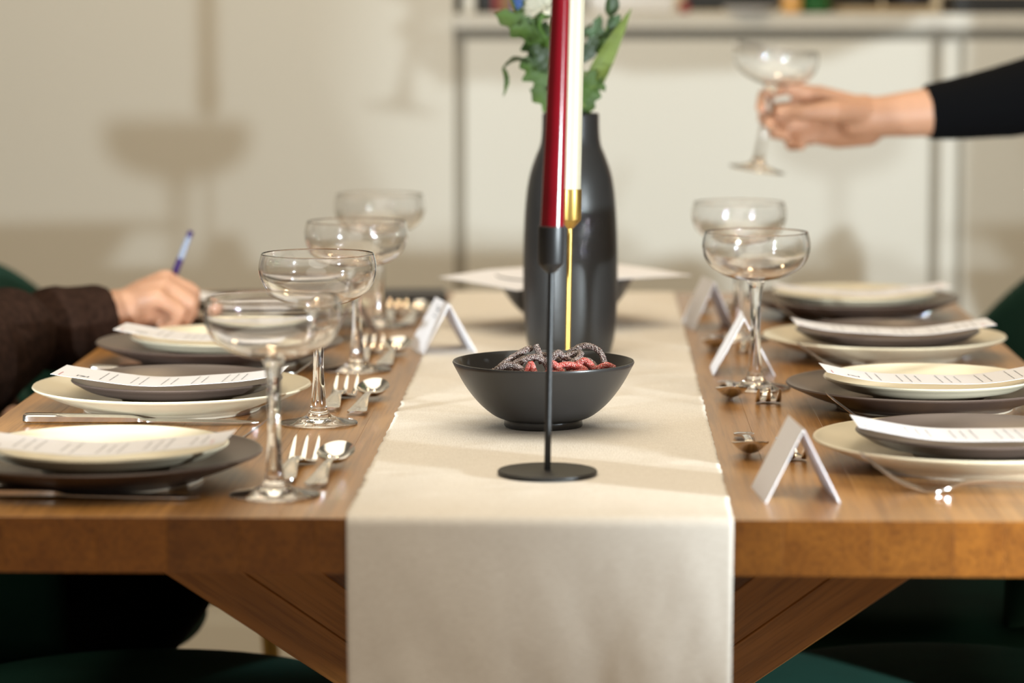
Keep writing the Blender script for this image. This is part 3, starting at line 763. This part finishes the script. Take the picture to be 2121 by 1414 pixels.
leaf(fl, V(1136, 160, -.012), V(1100, 96, -.020), .030, 'leaf_dark', 3, .1, (.2, -1, .2), .42, 23)
leaf(fl, V(1120, 84, -.018), V(1058, 70, -.028), .028, 'leaf', 3, .1, (0, -1, .5), .42, 24)
leaf(fg, V(1212, 205, -.008), V(1232, 150, -.016), .022, 'leaf', 3, .08, (0, -1, .2), .42, 25)
leaf(fg, V(1242, 130, .000), V(1252, 84, -.006), .014, 'leaf', 2, .08, (0, -1, .2), .4, 26)
leaf(fg, V(1232, 172, -.010), V(1254, 196, -.014), .012, 'leaf', 2, .08, (0, -1, .3), .4, 27)

# ------------------------------------------------------------------ chairs (local: facing +x, the table)
def make_chair(label):
    t = thing('velvet_chair', label, 'chair', group='green velvet chairs')
    prof = interp([(.195, .425), (.222, .432), (.235, .452), (.226, .474), (.19, .484), (.10, .4865), (.002, .487)], 5)
    MB().add(*lathe([(0, .425)] + prof + [(0, .487)], 56)).build('seat', M['velvet'], t, angle=60)
    MB().add(*lathe([(.19, .400), (.2, .400), (.2, .424), (.19, .424), (.19, .400)], 56)).build('seat_ring', M['brass'], t, angle=40)
    # curved back shell
    n, m = 30, 14; v = []; f = []
    for s_, rr in ((0, .236), (1, .205)):
        for i in range(n + 1):
            a = math.pi + R(62) * (i / n * 2 - 1); pass
            uu = abs(i / n * 2 - 1); top = .80 - .17 * uu ** 2.2
            for j in range(m + 1):
                q = j / m; bulge = .020 * math.sin(math.pi * q)
                r_ = rr + (.03 * q) + (bulge if s_ == 0 else -bulge * .4) - (.012 * (1 if s_ == 0 else -1) * (1 if q in (0, 1) or i in (0, n) else 0))
                v.append((r_ * math.cos(a), r_ * math.sin(a), .47 + (top - .47) * q))
    N = (n + 1) * (m + 1); g = lambda s_, i, j: s_ * N + i * (m + 1) + j
    for i in range(n):
        for j in range(m): f += [(g(0, i, j), g(0, i + 1, j), g(0, i + 1, j + 1), g(0, i, j + 1)), (g(1, i, j), g(1, i, j + 1), g(1, i + 1, j + 1), g(1, i + 1, j))]
        for j in (0, m): f.append((g(0, i, j), g(1, i, j), g(1, i + 1, j), g(0, i + 1, j)))
    for j in range(m):
        for i in (0, n): f.append((g(0, i, j), g(0, i, j + 1), g(1, i, j + 1), g(1, i, j)))
    MB().add(v, f).build('backrest', M['velvet'], t, angle=75)
    for sx in (1, -1):
        for sy in (1, -1):
            MB().add(*tube([(sx * .15, sy * .15, .402), (sx * .185, sy * .185, 0)], [.011, .008], 14)).build('leg', M['brass'], t, angle=50)
    return t
ch = make_chair('green velvet chair under the left table side with round seat nearest the camera')
ch.location = (-.425, 2.735, 0)
dup(ch, (-.665, 3.235, 0), R(4), 'green velvet chair under the seated person in brown')
dup(ch, (-.54, 3.74, 0), R(-4), 'green velvet chair at the far left end of the table, behind the writing arm')
dup(ch, (.335, 2.785, 0), R(180), 'green velvet chair under the right table side with round seat nearest the camera')
dup(ch, (.335, 3.305, 0), R(178), 'green velvet chair under the right side of the table, second from the camera')
dup(ch, (.365, 3.83, 0), R(183), 'green velvet chair whose curved back shows behind the right table edge')

# ------------------------------------------------------------------ people
def up(j): return [(x_, y_, z_ + T, r_) for x_, y_, z_, r_ in j]
def hand(mb, wrist, fingers, thumb, base_r=.0125):
    w_ = Vector(wrist[:3])
    for fgr in fingers:
        m0 = Vector(fgr[0][:3]); mid = w_.lerp(m0, .5)
        chain(mb, up([(*w_.lerp(m0, .06), base_r * 1.22), (*mid, base_r * 1.12), (*m0, fgr[0][3] + .0012)]))
        chain(mb, up(fgr))
    for a, b in zip(fingers[:-1], fingers[1:]):      # flesh between the knuckles
        p = Vector(a[0][:3]).lerp(Vector(b[0][:3]), .5); chain(mb, up([(*w_.lerp(p, .4), base_r), (*p.lerp(w_, .12), base_r * .78)]))
    chain(mb, up(thumb))
def head(mb, c, face, s=1):
    """Skull, jaw, nose, ears, neck root; face is the unit direction the person looks."""
    c = Vector(c); f = Vector(face).normalized(); sd = Vector((-f.y, f.x, 0))
    P = lambda a, b, z_, r_: (*(c + f * a * s + sd * b * s + Vector((0, 0, z_ * s))), r_ * s)
    chain(mb, up([P(-.015, 0, .035, .082), P(.015, 0, .03, .078)])); chain(mb, up([P(.02, 0, .0, .070), P(.045, 0, -.055, .045), P(.062, 0, -.085, .026)]))
    chain(mb, up([P(.085, 0, .02, .010), P(.108, 0, -.018, .013)]))
    for q in (1, -1):
        chain(mb, up([P(-.005, q * .076, .012, .014), P(-.012, q * .080, -.018, .011)])); chain(mb, up([P(.06, q * .032, .030, .022), P(.066, q * .034, -.02, .024)]))
    chain(mb, up([P(.086, .022, -.052, .008), P(.092, 0, -.050, .010), P(.086, -.022, -.052, .008)]))
    return P
def face_parts(parent, P, hair_len):
    for q in (1, -1):
        x_, y_, z_, r_ = P(.083, q * .033, .008, .012)
        e = MB().add(*ball((x_, y_, z_ + T), .0125)).build('eye', M['white_box'], parent); e.matrix_parent_inverse = parent.matrix_basis.inverted()
        x_, y_, z_, r_ = P(.0925, q * .033, .008, .006); MB().add(*ball((x_, y_, z_ + T), .0062)).build('iris', M['hair'], e)
    mb = MB(); chain(mb, up([P(-.028, 0, .052, .089), P(.0, 0, .062, .083)])); chain(mb, up([P(-.04, 0, .03, .082), P(-.06, 0, -.06, .075), P(-.065, 0, -.06 - hair_len, .06)]))
    return fuse(mb, 'hair', M['hair'], parent, .008, 4)

# --- person in black, standing at the right, holding out a glass
pr = thing('person', 'person in a black long-sleeved top reaching in from the right with a coupe glass', 'person', (.90, 3.78, 0))
pr_l = []
b = MB()
oy = .10        # hand depth behind the reference stem line
fing = [[(.275, 3.622 + oy, .262, .0115), (.236, 3.634 + oy, .271, .0092), (.207, 3.618 + oy, .262, .0080), (.202, 3.592 + oy, .247, .0070)],
        [(.268, 3.632 + oy, .246, .0118), (.226, 3.638 + oy, .244, .0098), (.207, 3.616 + oy, .2345, .0086), (.214, 3.590 + oy, .2275, .0076)],
        [(.272, 3.632 + oy, .228, .0115), (.234, 3.634 + oy, .2215, .0096), (.220, 3.610 + oy, .2155, .0084), (.233, 3.588 + oy, .2145, .0074)],
        [(.280, 3.626 + oy, .213, .0115), (.250, 3.624 + oy, .2065, .0088), (.240, 3.602 + oy, .2015, .0078), (.252, 3.585 + oy, .2015, .0068)]]
thumb = [(.328, 3.597 + oy, .243, .0150), (.290, 3.574 + oy, .244, .0145), (.252, 3.570 + oy, .242, .0105), (.226, 3.577 + oy, .244, .0085)]
hand(b, (.345, 3.612 + oy, .236), fing, thumb, .0150)
chain(b, up([(.318, 3.608 + oy, .232, .022), (.350, 3.612 + oy, .236, .0255), (.385, 3.615 + oy, .239, .0285), (.43, 3.62 + oy, .243, .032), (.55, 3.63 + oy, .262, .040), (.66, 3.64 + oy, .30, .042), (.79, 3.62 + oy, .58, .050)]))
chain(b, up([(.90, 3.74, .58, .09), (.90, 3.78, .3, .12), (.90, 3.79, .1, .12)])); chain(b, up([(.90, 3.75, .62, .06), (.885, 3.74, .74, .055)]))
chain(b, up([(.335, 3.722, .222, .023), (.300, 3.735, .214, .019), (.285, 3.728, .212, .014)])); chain(b, up([(.33, 3.716, .240, .024), (.295, 3.722, .240, .020)]))
for sy in (-.09, .09): chain(b, up([(.90, 3.78 + sy, .1, .09), (.90, 3.77 + sy, -.28, .06), (.90, 3.77 + sy, -.66, .045), (.82, 3.76 + sy, -.70, .035)]))
PR = head(b, (.87, 3.735, .83), (-.95, -.2, -.1))
fuse(b, 'body', M['skin'], pr, .0032, 5)
c = MB(); chain(c, up([(.4075, 3.617 + oy, .241, .0350), (.46, 3.628 + oy, .247, .0405), (.515, 3.635 + oy, .256, .0465), (.60, 3.64 + oy, .275, .054), (.66, 3.64 + oy, .30, .056), (.79, 3.62 + oy, .58, .068)]), flat_start=True)
chain(c, up([(.81, 3.65, .575, .075), (.90, 3.75, .56, .11), (.98, 3.86, .575, .075)])); chain(c, up([(.90, 3.75, .56, .12), (.90, 3.78, .3, .15), (.90, 3.79, .06, .155)]))
chain(c, up([(.98, 3.88, .57, .068), (1.04, 3.92, .30, .056), (.98, 3.88, .06, .045)]))
fuse(c, 'shirt', M['black_cloth'], pr, .005, 3)
c = MB(); chain(c, up([(.90, 3.79, .10, .145), (.90, 3.79, .02, .155)]))
for sy in (-.085, .085): chain(c, up([(.90, 3.785 + sy, .02, .10), (.90, 3.77 + sy, -.28, .078), (.90, 3.77 + sy, -.66, .062)]), flat_end=True)
fuse(c, 'trousers', M['trousers'], pr, .008, 3)
face_parts(pr, PR, .08)

# --- person in brown, seated at the left, writing
pl = thing('person', 'person in a dark brown knit top and black trousers writing at the left', 'person', (-.80, 3.15, 0))
b = MB()
fing = [[(-0.496, 3.392, .060, .0112), (-0.467, 3.400, .050, .0094), (-0.467, 3.404, .030, .0082), (-0.481, 3.404, .016, .0072)],
        [(-0.490, 3.374, .0625, .0118), (-0.460, 3.379, .048, .0098), (-0.462, 3.381, .025, .0086), (-0.478, 3.380, .0125, .0075)],
        [(-0.489, 3.354, .057, .0115), (-0.460, 3.357, .040, .0095), (-0.466, 3.360, .018, .0084), (-0.482, 3.362, .0105, .0074)],
        [(-0.494, 3.336, .047, .0105), (-0.469, 3.337, .031, .0084), (-0.475, 3.341, .0135, .0074), (-0.490, 3.346, .0095, .0066)]]
thumb = [(-0.534, 3.378, .036, .0150), (-0.510, 3.400, .036, .0130), (-0.488, 3.412, .028, .0100), (-0.475, 3.411, .018, .0082)]
hand(b, (-.535, 3.350, .035), fing, thumb, .0150)
chain(b, up([(-.495, 3.368, .032, .0215), (-.508, 3.362, .033, .022)])); chain(b, up([(-.512, 3.354, .035, .0225), (-.540, 3.338, .031, .0250), (-.572, 3.31, .021, .0270), (-.622, 3.25, .004, .0225), (-.65, 3.19, .012, .034), (-.74, 3.04, .004, .042), (-.795, 3.0, .03, .044), (-.90, 2.99, .26, .05)]))
chain(b, up([(-.93, 3.16, .24, .09), (-.92, 3.18, 0, .11), (-.90, 3.19, -.18, .12)])); chain(b, up([(-.92, 3.16, .26, .06), (-.89, 3.17, .40, .055)]))
for sy in (-.09, .10): chain(b, up([(-.88, 3.19 + sy, -.20, .075), (-.47, 3.12 + sy * 1.25, -.205, .058), (-.72, 3.17 + sy, -.56, .043), (-.75, 3.17 + sy, -.68, .035), (-.66, 3.16 + sy, -.715, .03)]))
PLh = head(b, (-.87, 3.175, .49), (.85, .35, -.25))
fuse(b, 'body', M['skin'], pl, .0032, 5)
c = MB(); chain(c, up([(-.553, 3.325, .021, .0430), (-.585, 3.300, .019, .0440), (-.600, 3.283, .017, .0485), (-.624, 3.248, .000, .0290), (-.640, 3.205, .016, .0555), (-.672, 3.14, .000, .0700), (-.735, 3.04, -.012, .080), (-.79, 2.99, .04, .075), (-.90, 2.99, .25, .072)]), flat_start=True)
chain(c, up([(-.91, 3.02, .22, .08), (-.93, 3.16, .20, .11), (-.91, 3.32, .22, .08)])); chain(c, up([(-.93, 3.16, .20, .12), (-.92, 3.18, 0, .14), (-.90, 3.19, -.17, .145)]))
chain(c, up([(-.91, 3.34, .22, .072), (-.86, 3.42, -.02, .060), (-.70, 3.36, -.10, .05)]))
fuse(c, 'sweater', M['knit'], pl, .005, 2)
b2_ = MB(); chain(b2_, up([(-.74, 3.38, -.085, .036), (-.66, 3.34, -.105, .026), (-.61, 3.33, -.112, .024), (-.58, 3.325, -.118, .016)]))
fuse(b2_, 'left_hand', M['skin'], pl, .004, 3)
c = MB()
for sy in (-.09, .10): chain(c, up([(-.88, 3.19 + sy, -.19, .088), (-.66, 3.155 + sy * 1.1, -.192, .082), (-.455, 3.12 + sy * 1.25, -.203, .070), (-.47, 3.12 + sy * 1.25, -.23, .066), (-.72, 3.17 + sy, -.56, .056), (-.75, 3.17 + sy, -.66, .052)]))
chain(c, up([(-.90, 3.10, -.17, .12), (-.90, 3.28, -.17, .12)]))
fuse(c, 'trousers', M['trousers'], pl, .008, 3)
face_parts(pl, PLh, .12)
# pen
pen = thing('pen', 'ballpoint pen with purple tip end and clear barrel held by the writing hand', 'pen', (-.509, 3.398, T + .002))
dpen = Vector((.045, -.012, .110)).normalized(); q = Vector((0, 0, 1)).rotation_difference(dpen).to_matrix().to_4x4()
for nm_, z0, z1, r0, r1, m in (('tip', 0, .012, .0008, .0034, 'pen_purple'), ('grip', .012, .092, .0040, .0040, 'pen_purple'), ('barrel', .092, .119, .0038, .0034, 'pen_clear'), ('end_cap', .119, .126, .0036, .0032, 'pen_purple')):
    o = MB().add(*lathe([(0, z0), (r0, z0), (r1, z1), (0, z1)], 16)).build(nm_, M[m], pen, angle=40); o.matrix_local = q

# ------------------------------------------------------------------ things on the counter
CZ = T + .3553
def book_up(x_, y_, th, d_, h_, m, label):
    t = thing('book', label, 'book', (x_, y_, CZ), 0, 'books standing at the end of the counter')
    MB().box((0, 0, 0), (th, .003, h_)).build('spine', M[m], t, True, bevel=.001)
    MB().box((0, .003, 0), (.002, d_, h_)).box((th - .002, .003, 0), (th, d_, h_)).build('cover', M[m], t, False)
    MB().box((.0022, .0032, .002), (th - .0022, d_ - .003, h_ - .003)).build('pages', M['white_box'], t, False)
book_up(-.198, 5.04, .022, .17, .22, 'book_black', 'black book standing first in the row beside the white panel')
book_up(-.175, 5.05, .012, .16, .20, 'book_red', 'red book standing second in the row beside the white panel')
book_up(-.162, 5.04, .020, .17, .23, 'book_brown', 'brown book standing third in the row behind the leaves')
book_up(-.141, 5.05, .018, .15, .19, 'book_blue', 'blue book standing last in the row behind the leaves')
pot = MB().add(*lathe([(0, 0), (.018, 0), (.020, .003), (.0235, .06), (.024, .07), (.022, .07), (.018, .008), (0, .006)], 40)).build('pot', M['grey_pot'], angle=50); pot.location = (-.035, 5.06, CZ)
tag(pot, 'small grey pot on the counter seen beside the cream candle', 'pot')
bx = thing('storage_box', 'large pale grey box on the counter to the right of the flowers', 'box', (.06, 5.14, CZ))
MB().box((-.07, -.08, 0), (.07, .08, .10)).build('body', M['white_box'], bx, True, bevel=.003); MB().box((-.072, -.082, .10), (.072, .082, .12)).build('lid', M['white_box'], bx, True, bevel=.003)
rad = thing('radio', 'dark box with a red corner on the counter', 'box', (.150, 5.10, CZ))
MB().box((0, -.03, .004), (.16, .08, .12)).build('body', M['book_black'], rad, True, bevel=.006); MB().box((-.010, -.036, 0), (.006, .06, .018)).build('red_corner', M['book_red'], rad, True, bevel=.002)
tr = MB().add(*lathe([(0, 0), (.035, 0), (.046, .010), (.045, .011), (.034, .003), (0, .003)], 48)).build('saucer', M['white_box'], angle=50); tr.location = (.255, 5.015, CZ)
tag(tr, 'small white dish in front of the dark box on the counter', 'dish')
tl = thing('tealight_holder', 'small amber glass tealight holder beside the green bottle', 'candle holder', (.325, 5.03, CZ))
MB().add(*lathe([(0, 0), (.014, 0), (.017, .006), (.017, .03), (.0155, .03), (.0155, .006), (0, .004)], 32)).build('glass', M['lens'], tl, angle=50)
MB().add(*lathe([(0, .0062), (.014, .0062), (.014, .016), (0, .016)], 24)).build('candle', M['cream_wax'], tl, angle=40)
bt = thing('wine_bottle', 'green wine bottle standing on the counter', 'bottle', (.365, 5.075, CZ))
MB().add(*lathe([(0, 0), (.026, 0), (.029, .005), (.029, .17)] + interp([(.029, .17), (.027, .19), (.016, .215), (.013, .24), (.013, .29)], 5)[1:] + [(.014, .292), (.014, .302), (0, .302)], 40)).build('bottle_body', M['green_glass'], bt, angle=50)
MB().add(*lathe([(.0292, .06), (.0295, .061), (.0295, .14), (.0292, .141), (.0292, .06)], 40)).build('paper_label', M['white_box'], bt)
for k, (x_, w_, h_, m, lab) in enumerate(((.445, .095, .20, 'book_black', 'tall black canister beside the green bottle'), (.540, .085, .16, 'phone', 'lower black canister on the counter'))):
    o = MB().add(*lathe([(0, 0), (w_ / 2 - .004, 0), (w_ / 2, .004), (w_ / 2, h_ - .02), (w_ / 2 - .003, h_ - .016), (w_ / 2, h_ - .012), (w_ / 2, h_), (0, h_ + .004)], 40)).build('canister', M[m], angle=40); o.location = (x_, 5.24, CZ); tag(o, lab, 'canister')
bd = MB().box((0, 0, 0), (.16, .16, .010)).build('cutting_board', M['tan'], bevel=.003); bd.location = (.405, 5.0, CZ); tag(bd, 'tan cutting board lying at the front of the counter', 'cutting board')
tray = thing('tray', 'dark tray on the counter at the right', 'tray', (.73, 5.12, CZ))
MB().box((-.13, -.10, 0), (.13, .10, .012)).build('tray_floor', M['book_black'], tray, True, bevel=.002)
MB().box((-.13, -.105, .0), (.13, -.10, .03)).box((-.13, .10, 0), (.13, .105, .03)).box((-.135, -.105, 0), (-.13, .105, .03)).box((.13, -.105, 0), (.135, .105, .03)).build('rim', M['book_black'], tray, False)
